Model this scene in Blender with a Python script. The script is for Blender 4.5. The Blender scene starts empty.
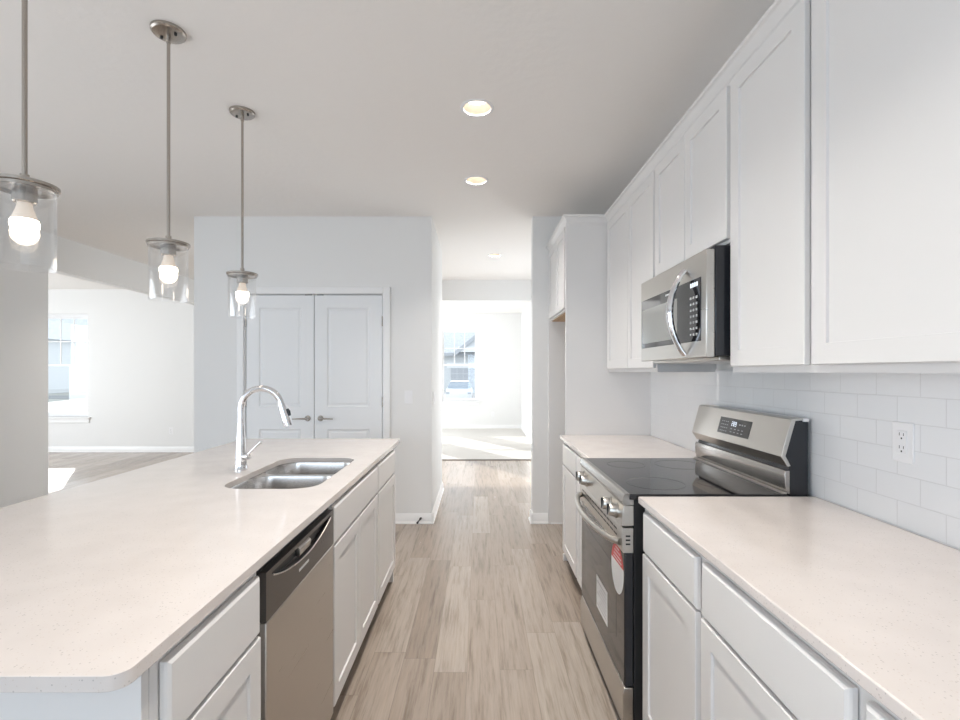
import bpy, bmesh, math, random
from mathutils import Vector, Matrix
random.seed(7)
S = bpy.context.scene
C = S.collection
PI = math.pi

# ------------------------------------------------------------------ camera, world, sun, daylight, exposure
CAMZ = 1.375
cd = bpy.data.cameras.new('camera'); cam = bpy.data.objects.new('camera', cd); C.objects.link(cam)
cam.location = (0, 0, CAMZ); cam.rotation_euler = (PI/2, 0, 0)
cd.sensor_width = 36; cd.lens = 36*490/960
cd.shift_x = 1/960; cd.shift_y = 11.5/960
cd.clip_start = 0.02; cd.clip_end = 500
S.camera = cam

W = bpy.data.worlds.new('sky'); S.world = W; W.use_nodes = True
bg = W.node_tree.nodes['Background']
bg.inputs[0].default_value = (0.87, 0.935, 1.0, 1); bg.inputs[1].default_value = 1.5

sun_d = bpy.data.lights.new('sun', 'SUN'); sun_d.energy = 6.0; sun_d.angle = 0.009; sun_d.color = (1, .96, .9)
sun = bpy.data.objects.new('sun', sun_d); C.objects.link(sun)
sdir = Vector((.57*.92, -.82*.92, -.345))
sun.rotation_euler = sdir.to_track_quat('-Z', 'Y').to_euler()

def daylight(name, loc, direction, sx, sy, power, col):
    d = bpy.data.lights.new(name, 'AREA'); d.shape = 'RECTANGLE'; d.size = sx; d.size_y = sy
    d.energy = power; d.color = col
    o = bpy.data.objects.new(name, d); C.objects.link(o); o.location = loc
    o.rotation_euler = Vector(direction).to_track_quat('-Z', 'Y').to_euler()
    return o
# daylight at patio door and side room windows, plus added fill lamps
daylight('daylight_patio_door', (-1.6, -3.45, 1.25), (0, 1, 0), 3.6, 2.1, 52, (.62, .80, 1))
daylight('added_fill_dining', (-4.52, .7, 1.2), (1, 0, 0), 3.6, 2.1, 48, (.84, .92, 1))  # added lamp in an unseen opening, brightens ceiling and right cabinets
daylight('daylight_side_room', (-8.85, 4.9, 1.4), (1, 0, 0), 2.8, 2.0, 92, (.84, .93, 1))
daylight('added_fill_front_room', (-2.75, 10.0, 1.5), (1, 0, 0), 2.1, 1.7, 62, (.9, .95, 1))  # fill lamp in an invented side opening, lifts the front room
daylight('added_fill_foyer', (1.5, 6.3, 1.3), (-1, 0, 0), 1.4, 2.0, 11, (.93, .97, 1))  # made-up source in an unseen opening, lightens the foyer

S.view_settings.view_transform = 'Standard'; S.view_settings.look = 'None'
S.view_settings.gamma = 1; S.view_settings.exposure = 0.42; S.view_settings.use_curve_mapping = False
S.cycles.max_bounces = 14; S.cycles.diffuse_bounces = 8; S.cycles.glossy_bounces = 6
S.cycles.transparent_max_bounces = 24; S.cycles.use_denoising = True
S.cycles.caustics_reflective = False; S.cycles.sample_clamp_indirect = 6

# ------------------------------------------------------------------ materials
def mat(name, col, rough=.5, metal=0.0, spec=.5, coat=0.0, emit=None, es=0.0):
    m = bpy.data.materials.new(name); m.use_nodes = True
    b = m.node_tree.nodes['Principled BSDF']
    b.inputs['Base Color'].default_value = (*col, 1); b.inputs['Roughness'].default_value = rough
    b.inputs['Metallic'].default_value = metal; b.inputs['Specular IOR Level'].default_value = spec
    b.inputs['Coat Weight'].default_value = coat; b.inputs['Coat Roughness'].default_value = .08
    if emit:
        b.inputs['Emission Color'].default_value = (*emit, 1); b.inputs['Emission Strength'].default_value = es
    return m
def nd(m, t, **k):
    n = m.node_tree.nodes.new(t)
    for a, v in k.items(): setattr(n, a, v)
    return n
def lk(m, a, b): m.node_tree.links.new(a, b)
def bsdf(m): return m.node_tree.nodes['Principled BSDF']
def pos(m, scale=(1, 1, 1), off=(0, 0, 0), rot=(0, 0, 0)):
    g = nd(m, 'ShaderNodeNewGeometry'); mp = nd(m, 'ShaderNodeMapping')
    mp.inputs['Scale'].default_value = scale; mp.inputs['Location'].default_value = off; mp.inputs['Rotation'].default_value = rot
    lk(m, g.outputs['Position'], mp.inputs['Vector']); return mp.outputs[0]
def noise(m, vec, scale, detail=3, rough=.5):
    n = nd(m, 'ShaderNodeTexNoise'); n.inputs['Scale'].default_value = scale
    n.inputs['Detail'].default_value = detail; n.inputs['Roughness'].default_value = rough
    lk(m, vec, n.inputs['Vector']); return n.outputs['Fac']
def ramp(m, fac, stops):
    r = nd(m, 'ShaderNodeValToRGB'); e = r.color_ramp.elements
    e[0].position, e[0].color = stops[0][0], (*stops[0][1], 1)
    e[1].position, e[1].color = stops[-1][0], (*stops[-1][1], 1)
    for p, c in stops[1:-1]:
        x = e.new(p); x.color = (*c, 1)
    lk(m, fac, r.inputs[0]); return r.outputs[0]
def bump(m, h, strength, dist=.01):
    b = nd(m, 'ShaderNodeBump'); b.inputs['Strength'].default_value = strength; b.inputs['Distance'].default_value = dist
    lk(m, h, b.inputs['Height']); lk(m, b.outputs[0], bsdf(m).inputs['Normal'])
def mathn(m, op, a, b=None):
    n = nd(m, 'ShaderNodeMath', operation=op)
    for i, v in enumerate((a, b)):
        if v is None: continue
        if isinstance(v, (int, float)): n.inputs[i].default_value = v
        else: lk(m, v, n.inputs[i])
    return n.outputs[0]
def mix(m, fac, a, b, bt='MIX'):
    n = nd(m, 'ShaderNodeMix', data_type='RGBA', blend_type=bt)
    for i, v in ((0, fac), (6, a), (7, b)):
        if isinstance(v, (int, float)): n.inputs[i].default_value = v
        elif isinstance(v, tuple): n.inputs[i].default_value = (*v, 1)
        else: lk(m, v, n.inputs[i])
    return n.outputs[2]

M = {}
def painted(name, col, rough, tex, strength):
    m = mat(name, col, rough); n = noise(m, pos(m), tex, 4)
    bump(m, n, strength, .004); M[name] = m; return m
painted('wall_paint', (.80, .80, .795), .6, 60, .08)
painted('ceiling_paint', (.90, .875, .85), .75, 22, .35)
painted('trim_paint', (.86, .86, .86), .35, 20, .02)
painted('door_paint', (.83, .84, .85), .4, 30, .02)
M['cabinet_paint'] = mat('cabinet_paint', (.735, .722, .712), .36)

m = M['quartz'] = mat('quartz', (.78, .73, .69), .11, spec=.5)
v = pos(m)
big = noise(m, v, 9, 2)
base = ramp(m, big, [(.3, (.69, .637, .605)), (.7, (.73, .677, .645))])
vo = nd(m, 'ShaderNodeTexVoronoi'); vo.inputs['Scale'].default_value = 240; lk(m, v, vo.inputs['Vector'])
sep = nd(m, 'ShaderNodeSeparateColor'); lk(m, vo.outputs['Color'], sep.inputs[0])
near = mathn(m, 'LESS_THAN', vo.outputs['Distance'], .34)
dark = mathn(m, 'MULTIPLY', near, mathn(m, 'GREATER_THAN', sep.outputs[0], .94))
tan = mathn(m, 'MULTIPLY', near, mathn(m, 'LESS_THAN', sep.outputs[1], .10))
c = mix(m, mathn(m, 'MULTIPLY', dark, .55), base, (.36, .33, .31))
c = mix(m, mathn(m, 'MULTIPLY', tan, .6), c, (.62, .54, .48))
lk(m, c, bsdf(m).inputs['Base Color'])

m = M['tile'] = mat('tile', (.84, .85, .87), .13)
g = nd(m, 'ShaderNodeNewGeometry'); sx = nd(m, 'ShaderNodeSeparateXYZ'); lk(m, g.outputs['Position'], sx.inputs[0])
cx = nd(m, 'ShaderNodeCombineXYZ'); lk(m, sx.outputs['Y'], cx.inputs['X'])
lk(m, mathn(m, 'SUBTRACT', sx.outputs['Z'], .916), cx.inputs['Y'])
br = nd(m, 'ShaderNodeTexBrick'); br.offset = .5; br.offset_frequency = 2
for k, val in (('Scale', 1), ('Brick Width', .1535), ('Row Height', .0772), ('Mortar Size', .0014), ('Mortar Smooth', .3)):
    br.inputs[k].default_value = val
br.inputs['Color1'].default_value = (.83, .84, .85, 1); br.inputs['Color2'].default_value = (.81, .82, .832, 1)
br.inputs['Mortar'].default_value = (.68, .685, .69, 1)
lk(m, cx.outputs[0], br.inputs['Vector']); lk(m, br.outputs['Color'], bsdf(m).inputs['Base Color'])
bump(m, mathn(m, 'SUBTRACT', 1, br.outputs['Fac']), .5, .0015)
rr = mathn(m, 'ADD', mathn(m, 'MULTIPLY', br.outputs['Fac'], .5), .12); lk(m, rr, bsdf(m).inputs['Roughness'])

def planks(name, tones, pw=.152, pl=1.22):
    m = M[name] = mat(name, (.5, .4, .33), .36)
    g = nd(m, 'ShaderNodeNewGeometry'); s = nd(m, 'ShaderNodeSeparateXYZ'); lk(m, g.outputs['Position'], s.inputs[0])
    xs = mathn(m, 'DIVIDE', mathn(m, 'ADD', s.outputs['X'], .055), pw); row = mathn(m, 'FLOOR', xs)
    wr = nd(m, 'ShaderNodeTexWhiteNoise', noise_dimensions='1D'); lk(m, row, wr.inputs['W'])
    ys = mathn(m, 'ADD', mathn(m, 'DIVIDE', s.outputs['Y'], pl), wr.outputs['Value']); col = mathn(m, 'FLOOR', ys)
    cc = nd(m, 'ShaderNodeCombineXYZ'); lk(m, row, cc.inputs['X']); lk(m, col, cc.inputs['Y'])
    wp = nd(m, 'ShaderNodeTexWhiteNoise', noise_dimensions='2D'); lk(m, cc.outputs[0], wp.inputs['Vector'])
    idv = wp.outputs['Value']
    gv = nd(m, 'ShaderNodeCombineXYZ')
    lk(m, mathn(m, 'MULTIPLY', s.outputs['X'], 26), gv.inputs['X']); lk(m, mathn(m, 'MULTIPLY', s.outputs['Y'], 1.7), gv.inputs['Y'])
    lk(m, mathn(m, 'MULTIPLY', idv, 40), gv.inputs['Z'])
    grain = noise(m, gv.outputs[0], 1.6, 6, .62)
    fv = nd(m, 'ShaderNodeCombineXYZ')
    lk(m, mathn(m, 'MULTIPLY', s.outputs['X'], 90), fv.inputs['X']); lk(m, mathn(m, 'MULTIPLY', s.outputs['Y'], 4), fv.inputs['Y'])
    lk(m, mathn(m, 'MULTIPLY', idv, 40), fv.inputs['Z'])
    fine = noise(m, fv.outputs[0], 1.5, 4, .6)
    kv = nd(m, 'ShaderNodeCombineXYZ')
    lk(m, mathn(m, 'MULTIPLY', s.outputs['X'], 9), kv.inputs['X']); lk(m, mathn(m, 'MULTIPLY', s.outputs['Y'], 2.2), kv.inputs['Y'])
    lk(m, mathn(m, 'MULTIPLY', idv, 17), kv.inputs['Z'])
    knot = noise(m, kv.outputs[0], 1.0, 2, .5)
    tone = ramp(m, idv, tones)
    a = mix(m, .95, tone, ramp(m, grain, [(.3, (.62, .58, .55)), (.5, (1, 1, 1)), (.72, (1.12, 1.1, 1.08))]), 'MULTIPLY')
    a = mix(m, .5, a, ramp(m, fine, [(.3, (.8, .78, .76)), (.6, (1.05, 1.05, 1.05))]), 'MULTIPLY')
    a = mix(m, .75, a, ramp(m, knot, [(.20, (.62, .57, .53)), (.27, (1, 1, 1))]), 'MULTIPLY')
    fx = mathn(m, 'FRACT', xs); fy = mathn(m, 'FRACT', ys)
    ex = mathn(m, 'LESS_THAN', mathn(m, 'MINIMUM', fx, mathn(m, 'SUBTRACT', 1, fx)), .009)
    ey = mathn(m, 'LESS_THAN', mathn(m, 'MINIMUM', fy, mathn(m, 'SUBTRACT', 1, fy)), .0013)
    e = mathn(m, 'MAXIMUM', ex, ey)
    a = mix(m, mathn(m, 'MULTIPLY', e, .45), a, (.2, .165, .14))
    lk(m, a, bsdf(m).inputs['Base Color'])
    lk(m, mathn(m, 'ADD', .16, mathn(m, 'MULTIPLY', grain, .16)), bsdf(m).inputs['Roughness'])
    bump(m, mathn(m, 'ADD', mathn(m, 'MULTIPLY', e, -1), mathn(m, 'MULTIPLY', grain, .25)), .25, .001)
planks('plank_floor', [(0, (.29, .236, .193)), (.5, (.355, .297, .25)), (1, (.41, .355, .305))])

m = M['carpet'] = mat('carpet', (.66, .64, .61), .95, spec=.1)
n1 = noise(m, pos(m), 160, 4, .7)
lk(m, ramp(m, n1, [(.3, (.55, .53, .5)), (.7, (.75, .73, .7))]), bsdf(m).inputs['Base Color']); bump(m, n1, .8, .01)

def brushed(name, col, rough, sc):
    m = M[name] = mat(name, col, rough, 1.0)
    n = noise(m, pos(m, sc), 1.0, 3)
    lk(m, mathn(m, 'ADD', rough-.02, mathn(m, 'MULTIPLY', n, .05)), bsdf(m).inputs['Roughness'])
    bump(m, n, .012, .002)
brushed('riser_steel', (.40, .38, .36), .16, (40, 2, 160))  # stainless darkened in colour for the dark cooktop mirrored in it
brushed('stainless', (.55, .525, .49), .28, (40, 2, 160))
brushed('sink_steel', (.66, .64, .62), .24, (260, 6, 6))
M['nickel'] = mat('nickel', (.44, .40, .36), .27, 1.0)
brushed('dark_steel', (.17, .16, .155), .32, (30, 2, 160))
M['chrome'] = mat('chrome', (.80, .80, .82), .07, 1.0)
M['black_glass'] = mat('black_glass', (.012, .012, .014), .045, spec=.6)
M['oven_glass'] = mat('oven_glass', (.02, .018, .017), .05, spec=.55)
M['glass_reflection_grey'] = mat('glass_reflection_grey', (.22, .225, .215), .09, spec=.7)  # dark microwave glass greyed in colour to stand for its reflection
M['black'] = mat('black', (.012, .012, .013), .35)
M['black_gloss'] = mat('black_gloss', (.015, .016, .02), .12)
M['toe'] = mat('toe', (.16, .14, .125), .6)  # toe kick shade put into the colour; floor transition is simply dark
M['white_plastic'] = mat('white_plastic', (.84, .84, .85), .3)
M['bulb_neck'] = mat('bulb_neck', (.85, .78, .70), .4, emit=(1, .78, .58), es=.28)  # emission stands for the bulb's light falling on the plastic neck
M['bulb'] = mat('bulb', (1, 1, 1), .4, emit=(1, .84, .66), es=12)
M['lens'] = mat('lens', (1, 1, 1), .4, emit=(1, .9, .78), es=4)
M['baffle'] = mat('baffle', (.50, .43, .36), .7)
M['dark_hole'] = mat('dark_hole', (.03, .03, .03), .6)
M['sticker_white'] = mat('sticker_white', (.78, .78, .78), .4)
M['sticker_red'] = mat('sticker_red', (.62, .055, .06), .4)
M['print_grey'] = mat('print_grey', (.42, .42, .43), .5)
M['print_white'] = mat('print_white', (.8, .8, .8), .5)
M['print_dim'] = mat('print_dim', (.14, .135, .13), .4)
M['ring_grey'] = mat('ring_grey', (.05, .05, .052), .1)
M['digit'] = mat('digit', (.8, .85, .9), .4, emit=(.85, .92, 1), es=.6)
m = M['raw_wood'] = mat('raw_wood', (.55, .36, .2), .55)
lk(m, ramp(m, noise(m, pos(m, (30, 2, 30)), 1.5, 4), [(.3, (.45, .28, .15)), (.7, (.62, .43, .26))]), bsdf(m).inputs['Base Color'])
m = M['siding'] = mat('siding', (.48, .53, .60), .7)
sp = nd(m, 'ShaderNodeSeparateXYZ'); g = nd(m, 'ShaderNodeNewGeometry'); lk(m, g.outputs['Position'], sp.inputs[0])
fr = mathn(m, 'FRACT', mathn(m, 'DIVIDE', sp.outputs['Z'], .18))
lk(m, ramp(m, fr, [(0, (.52, .54, .57)), (.12, (.68, .70, .72))]), bsdf(m).inputs['Base Color'])
m = M['shingle'] = mat('shingle', (.42, .46, .52), .85)
lk(m, ramp(m, noise(m, pos(m), 5, 4), [(.3, (.50, .52, .55)), (.7, (.62, .64, .67))]), bsdf(m).inputs['Base Color'])
M['ext_white'] = mat('ext_white', (.82, .83, .85), .6)
M['garage_grey'] = mat('garage_grey', (.46, .48, .52), .6)
M['ext_glass'] = mat('ext_glass', (.25, .3, .36), .1)
m = M['ground'] = mat('ground', (.6, .6, .56), .9)
lk(m, ramp(m, noise(m, pos(m), .8, 5), [(.3, (.27, .28, .26)), (.7, (.36, .36, .34))]), bsdf(m).inputs['Base Color'])
M['concrete'] = mat('concrete', (.42, .42, .42), .85)
M['asphalt'] = mat('asphalt', (.20, .21, .22), .85)
M['bark'] = mat('bark', (.25, .22, .2), .9)
M['shrub'] = mat('shrub', (.22, .25, .22), .9)
M['car_paint'] = mat('car_paint', (.85, .86, .88), .25, coat=.5)
M['tyre'] = mat('tyre', (.04, .04, .04), .8)
M['tail_red'] = mat('tail_red', (.5, .05, .05), .3)

def thin_glass(name, refl, tint=(1, 1, 1)):
    m = bpy.data.materials.new(name); m.use_nodes = True; t = m.node_tree; t.nodes.clear()
    out = t.nodes.new('ShaderNodeOutputMaterial'); mx = t.nodes.new('ShaderNodeMixShader')
    tr = t.nodes.new('ShaderNodeBsdfTransparent'); gl = t.nodes.new('ShaderNodeBsdfGlossy')
    tr.inputs[0].default_value = (*tint, 1); gl.inputs['Roughness'].default_value = .01; gl.inputs[0].default_value = (1, 1, 1, 1)
    lw = t.nodes.new('ShaderNodeLayerWeight'); pw = t.nodes.new('ShaderNodeMath'); pw.operation = 'POWER'; pw.inputs[1].default_value = 3.6
    ma = t.nodes.new('ShaderNodeMath'); ma.operation = 'MULTIPLY_ADD'; ma.inputs[1].default_value = .7; ma.inputs[2].default_value = refl
    t.links.new(lw.outputs['Facing'], pw.inputs[0]); t.links.new(pw.outputs[0], ma.inputs[0])
    t.links.new(ma.outputs[0], mx.inputs[0]); t.links.new(tr.outputs[0], mx.inputs[1]); t.links.new(gl.outputs[0], mx.inputs[2])
    t.links.new(mx.outputs[0], out.inputs[0]); M[name] = m
thin_glass('shade_glass', .08, (.98, .98, .98))
thin_glass('pane_glass', .04, (.97, .985, .99))

# ------------------------------------------------------------------ geometry helpers
def box(bm, x0, x1, y0, y1, z0, z1):
    vs = [bm.verts.new(p) for p in ((x0,y0,z0),(x1,y0,z0),(x1,y1,z0),(x0,y1,z0),(x0,y0,z1),(x1,y0,z1),(x1,y1,z1),(x0,y1,z1))]
    for f in ((0,3,2,1),(4,5,6,7),(0,1,5,4),(1,2,6,5),(2,3,7,6),(3,0,4,7)): bm.faces.new([vs[i] for i in f])
    return bm
def nb(): return bmesh.new()
def B(*a): return box(nb(), *a)
def basis(d):
    d = Vector(d).normalized(); a = Vector((0, 0, 1)) if abs(d.z) < .9 else Vector((1, 0, 0))
    u = d.cross(a).normalized(); return u, d.cross(u).normalized()
def loft(bm, loops, cap0=True, cap1=True, closed=True):
    R = [[bm.verts.new(p) for p in l] for l in loops]
    n = len(R[0])
    for a, b in zip(R, R[1:]):
        for i in range(n if closed else n-1):
            j = (i+1) % n; bm.faces.new((a[i], a[j], b[j], b[i]))
    if cap0: bm.faces.new(R[0][::-1])
    if cap1: bm.faces.new(R[-1])
    return bm
def cyl(bm, p0, p1, r0, r1=None, n=24):
    r1 = r0 if r1 is None else r1; p0, p1 = Vector(p0), Vector(p1); u, w = basis(p1-p0)
    ring = lambda p, r: [p + u*(r*math.cos(2*PI*i/n)) + w*(r*math.sin(2*PI*i/n)) for i in range(n)]
    return loft(bm, [ring(p0, r0), ring(p1, r1)])
def lathe(bm, c, prof, n=40, cap0=False, cap1=False, axis=(0, 0, 1)):
    c = Vector(c); ax = Vector(axis).normalized(); u, w = basis(ax)
    L = [[c + ax*h + u*(r*math.cos(2*PI*i/n)) + w*(r*math.sin(2*PI*i/n)) for i in range(n)] for r, h in prof]
    return loft(bm, L, cap0, cap1)
def tube(bm, pts, rad, n=16, flat=1.0, up=None):
    pts = [Vector(p) for p in pts]; L = []; u = None
    for i, p in enumerate(pts):
        d = (pts[min(i+1, len(pts)-1)] - pts[max(i-1, 0)]).normalized()
        if u is None: u = (Vector(up) - d*Vector(up).dot(d)).normalized() if up else basis(d)[0]
        else: u = (u - d*u.dot(d)).normalized()
        w = d.cross(u); r = rad[i] if isinstance(rad, (list, tuple)) else rad
        L.append([p + u*(r*math.cos(2*PI*k/n)) + w*(r*flat*math.sin(2*PI*k/n)) for k in range(n)])
    return loft(bm, L)
def prism_y(bm, prof, y0, y1):                     # profile of (x, z) pushed along y
    return loft(bm, [[(x, y0, z) for x, z in prof], [(x, y1, z) for x, z in prof]])
def rrect(x0, x1, y0, y1, r, n=8):
    out = []
    for cx_, cy_, a in ((x1-r, y1-r, 0), (x0+r, y1-r, 90), (x0+r, y0+r, 180), (x1-r, y0+r, 270)):
        for k in range(n+1):
            t = math.radians(a + 90*k/n); out.append((cx_+r*math.cos(t), cy_+r*math.sin(t)))
    return out
def slab(bm, outer, holes, z0, z1):                # flat plate with holes, thickness z0..z1
    E = []
    for loop in [outer] + holes:
        vs = [bm.verts.new((x, y, z0)) for x, y in loop]
        for i in range(len(vs)): E.append(bm.edges.new((vs[i], vs[(i+1) % len(vs)])))
    bmesh.ops.triangle_fill(bm, use_beauty=True, use_dissolve=False, edges=E)
    def inside(p, l):
        c_ = False
        for i in range(len(l)):
            (xa, ya), (xb, yb) = l[i], l[i-1]
            if (ya > p.y) != (yb > p.y) and p.x < (xb-xa)*(p.y-ya)/(yb-ya)+xa: c_ = not c_
        return c_
    bad = [f for f in bm.faces if any(inside(f.calc_center_median(), h) for h in holes)]
    bmesh.ops.delete(bm, geom=bad, context='FACES_ONLY')
    r = bmesh.ops.extrude_face_region(bm, geom=bm.faces[:])
    bmesh.ops.translate(bm, vec=(0, 0, z1-z0), verts=[g for g in r['geom'] if isinstance(g, bmesh.types.BMVert)])
    return bm

def root_of(o):
    while o.parent: o = o.parent
    return o
def obj(name, bm, material, parent=None, bevel=0.0, seg=2, solid=0.0, ang=38):
    bmesh.ops.recalc_face_normals(bm, faces=bm.faces[:])
    me = bpy.data.meshes.new(name)
    if parent is not None: off = Vector(root_of(parent).location)
    else:
        xs = [v.co for v in bm.verts]
        lo = Vector((min(p.x for p in xs), min(p.y for p in xs), min(p.z for p in xs)))
        hi = Vector((max(p.x for p in xs), max(p.y for p in xs), max(p.z for p in xs)))
        off = Vector(((lo.x+hi.x)/2, (lo.y+hi.y)/2, lo.z))
    for v_ in bm.verts: v_.co -= off
    bm.to_mesh(me); bm.free()
    for p in me.polygons: p.use_smooth = True
    me.set_sharp_from_angle(angle=math.radians(ang))
    me.materials.append(material if not isinstance(material, str) else M[material])
    o = bpy.data.objects.new(name, me); C.objects.link(o)
    if parent is not None: o.parent = parent
    else: o.location = off
    if solid:
        s = o.modifiers.new('thickness', 'SOLIDIFY'); s.thickness = solid; s.offset = -1
    if bevel:
        b = o.modifiers.new('bevel', 'BEVEL'); b.width = bevel; b.segments = seg; b.limit_method = 'ANGLE'; b.angle_limit = math.radians(40)
    return o
def tag(o, label, cat, group=None):
    o['label'] = label; o['category'] = cat
    if group: o['group'] = group
    return o
def thing(name, label, cat, loc, group=None):
    o = bpy.data.objects.new(name, None); o.empty_display_size = .05; C.objects.link(o); o.location = loc
    return tag(o, label, cat, group)
def struct(name, bm, m_, parent=None, **k):
    o = obj(name, bm, m_, parent, **k); o['kind'] = 'structure'; return o
def copy_tree(o, loc=None, parent=None):
    c_ = o.copy(); C.objects.link(c_)
    if parent is not None: c_.parent = parent
    if loc is not None: c_.location = loc
    for ch in list(o.children): copy_tree(ch, None, c_)
    return c_

# ------------------------------------------------------------------ measures
CEIL = 2.779
WR = 1.252; WL = -4.36; YB = -3.6
PY = 4.438; PX0, PX1 = -2.581, -.43; PYB = 5.70
HDR = 7.52; FY = 11.8; SY = 8.37; SX = -9.0
WIN1 = (-.92, -.025, .66, 2.40)        # front room window x0 x1 z0 z1
WIN2 = (-7.53, -6.68, .60, 2.36)       # side room window

CANS = [(-.01, 2.611, 'recessed ceiling light nearest the viewer, over the aisle, its cup showing'),
        (-.02, 3.60, 'recessed ceiling light over the aisle, just before the hallway opening'),
        (.193, 5.905, 'recessed ceiling light inside the hallway, farthest and smallest'),
        (-.01, 1.62, 'added recessed ceiling light over the near aisle, out of view'),  # unseen lamp, added to brighten the dark foreground
        (-.01, .63, 'added recessed ceiling light above the viewpoint, out of view'),  # not a known lamp, put in to lift the near end
        (-3.48, 5.57, 'recessed ceiling light half hidden behind the middle glass pendant')]
def circle(x, y, r, n=40): return [(x+r*math.cos(2*PI*i/n), y+r*math.sin(2*PI*i/n)) for i in range(n)]

# ------------------------------------------------------------------ room shell
struct('floor', B(SX-.12, WR+.12, YB-.12, 7.61, -.1, 0), 'plank_floor')
struct('floor_carpet', B(-2.7, 1.3, 7.61, FY+.12, -.1, .008), 'carpet')
struct('floor_side_room', B(SX-.12, -2.7, 7.61, SY+.12, -.1, 0), 'plank_floor')
struct('ceiling', slab(nb(), [(SX-.12, YB-.12), (WR+.12, YB-.12), (WR+.12, FY+.12), (SX-.12, FY+.12)],
       [circle(x, y, .076) for x, y, _ in CANS], CEIL, CEIL+.03), 'ceiling_paint')
bm = nb(); box(bm, WR, WR+.12, YB, 5.5, 0, CEIL); box(bm, WR, WR+.12, 7.1, HDR+.1, 0, CEIL); box(bm, WR, WR+.12, 5.5, 7.1, 2.3, CEIL)  # foyer opening added to let the fill lamp in
struct('wall_right', bm, 'wall_paint')
bm = nb(); DX0, DX1, DZ = -3.5, .3, 2.3
box(bm, WL-.12, DX0, YB-.12, YB, 0, CEIL); box(bm, DX1, WR+.12, YB-.12, YB, 0, CEIL); box(bm, DX0, DX1, YB-.12, YB, DZ, CEIL)
struct('wall_behind', bm, 'wall_paint')
bm = nb(); box(bm, WL-.12, WL, YB, -1.2, 0, CEIL); box(bm, WL-.12, WL, 2.6, 4.96, 0, CEIL); box(bm, WL-.12, WL, -1.2, 2.6, 2.3, CEIL); box(bm, WL-.12, WL, 4.96, SY, 2.417, CEIL)  # unseen dining opening added for the light
struct('wall_left', bm, 'wall_paint')
def wall_hole(bm, x0, x1, y0, y1, holes):          # wall in the xz plane with window holes
    cx_ = x0
    for h in sorted(holes):
        box(bm, cx_, h[0], y0, y1, 0, CEIL); box(bm, h[0], h[1], y0, y1, 0, h[2]); box(bm, h[0], h[1], y0, y1, h[3], CEIL); cx_ = h[1]
    box(bm, cx_, x1, y0, y1, 0, CEIL); return bm
struct('wall_side_room_end', wall_hole(nb(), SX-.12, -2.581, SY, SY+.14, [WIN2]), 'wall_paint')
bm = nb(); box(bm, SX-.12, SX, 2.0, 3.4, 0, CEIL); box(bm, SX-.12, SX, 7.8, SY, 0, CEIL); box(bm, SX-.12, SX, 3.4, 7.8, 2.45, CEIL); box(bm, SX-.12, SX, 3.4, 7.8, 0, .3)
struct('wall_side_room_left', bm, 'wall_paint')
struct('wall_side_room_near', B(SX-.12, WL-.12, 1.9, 2.0, 0, CEIL), 'wall_paint')
struct('wall_pantry', (lambda b: (box(b, PX0, -2.13, PY, PY+.11, 0, CEIL), box(b, -.86, PX1, PY, PY+.11, 0, CEIL), box(b, -2.13, -.86, PY, PY+.11, 2.085, CEIL),
       box(b, PX0, PX0+.11, PY+.11, PYB, 0, CEIL), box(b, PX1-.11, PX1, PY+.11, PYB, 0, CEIL), box(b, PX0+.11, PX1-.11, PYB-.11, PYB, 0, CEIL), b)[-1])(nb()), 'wall_paint')
struct('wall_hall_right', B(.486, WR, PY, PY+.12, 0, CEIL), 'wall_paint')
bm = nb(); box(bm, -2.581, WR, HDR, HDR+.12, 2.469, CEIL); box(bm, -2.581, -2.0, HDR, HDR+.12, 0, 2.469); box(bm, 1.02, WR, HDR, HDR+.12, 0, 2.469)
struct('wall_header', bm, 'wall_paint')
W1B = (-2.42, -1.5, WIN1[2], WIN1[3])
struct('wall_front_room_end', wall_hole(nb(), -2.7, 1.14, FY, FY+.14, [W1B, WIN1]), 'wall_paint')
struct('wall_front_room_right', B(1.02, 1.14, HDR+.12, FY, 0, CEIL), 'wall_paint')
bm = nb(); box(bm, -2.7, -2.581, SY+.14, 8.9, 0, CEIL); box(bm, -2.7, -2.581, 11.1, FY, 0, CEIL); box(bm, -2.7, -2.581, 8.9, 11.1, 0, .6); box(bm, -2.7, -2.581, 8.9, 11.1, 2.4, CEIL)  # hidden side opening added for the front room fill
struct('wall_front_room_left', bm, 'wall_paint')
struct('trim_transition', prism_y(nb(), [(-2.0, 0), (1.02, 0), (1.02, .011), (-2.0, .011)], 7.585, 7.625), 'toe')

# baseboards
def base_prof(h=.092, t=.014): return [(0, 0), (t+.008, 0), (t+.008, .012), (t, .02), (t, h-.02), (t*.45, h-.006), (t*.4, h), (0, h)]
def baseboard(name, p0, p1, n):                    # runs p0 -> p1 in xy, pushed out along n
    L = [[(px + n[0]*a, py + n[1]*a, z) for a, z in base_prof()] for px, py in (p0, p1)]
    struct(name, loft(nb(), L), 'trim_paint')
baseboard('baseboard_pantry_left', (PX0, PY), (-2.205, PY), (0, -1))
baseboard('baseboard_pantry_right', (-.80, PY), (PX1+.02, PY), (0, -1))
baseboard('baseboard_hall_left', (PX1, PY-.02), (PX1, PYB+.014), (1, 0))
baseboard('baseboard_hall_right', (.466, PY), (.625, PY), (0, -1))
baseboard('baseboard_hall_right_end', (.486, PY-.02), (.486, PY+.14), (-1, 0))
baseboard('baseboard_alcove', (.65, PY), (WR, PY), (0, -1))
baseboard('baseboard_front_room_end', (-2.581, FY), (1.02, FY), (0, -1))
baseboard('baseboard_front_room_right', (1.02, HDR+.12), (1.02, FY), (-1, 0))
baseboard('baseboard_side_room_end', (SX, SY), (PX0, SY), (0, -1))
baseboard('baseboard_left', (WL, 2.6), (WL, 4.96), (1, 0))

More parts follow.
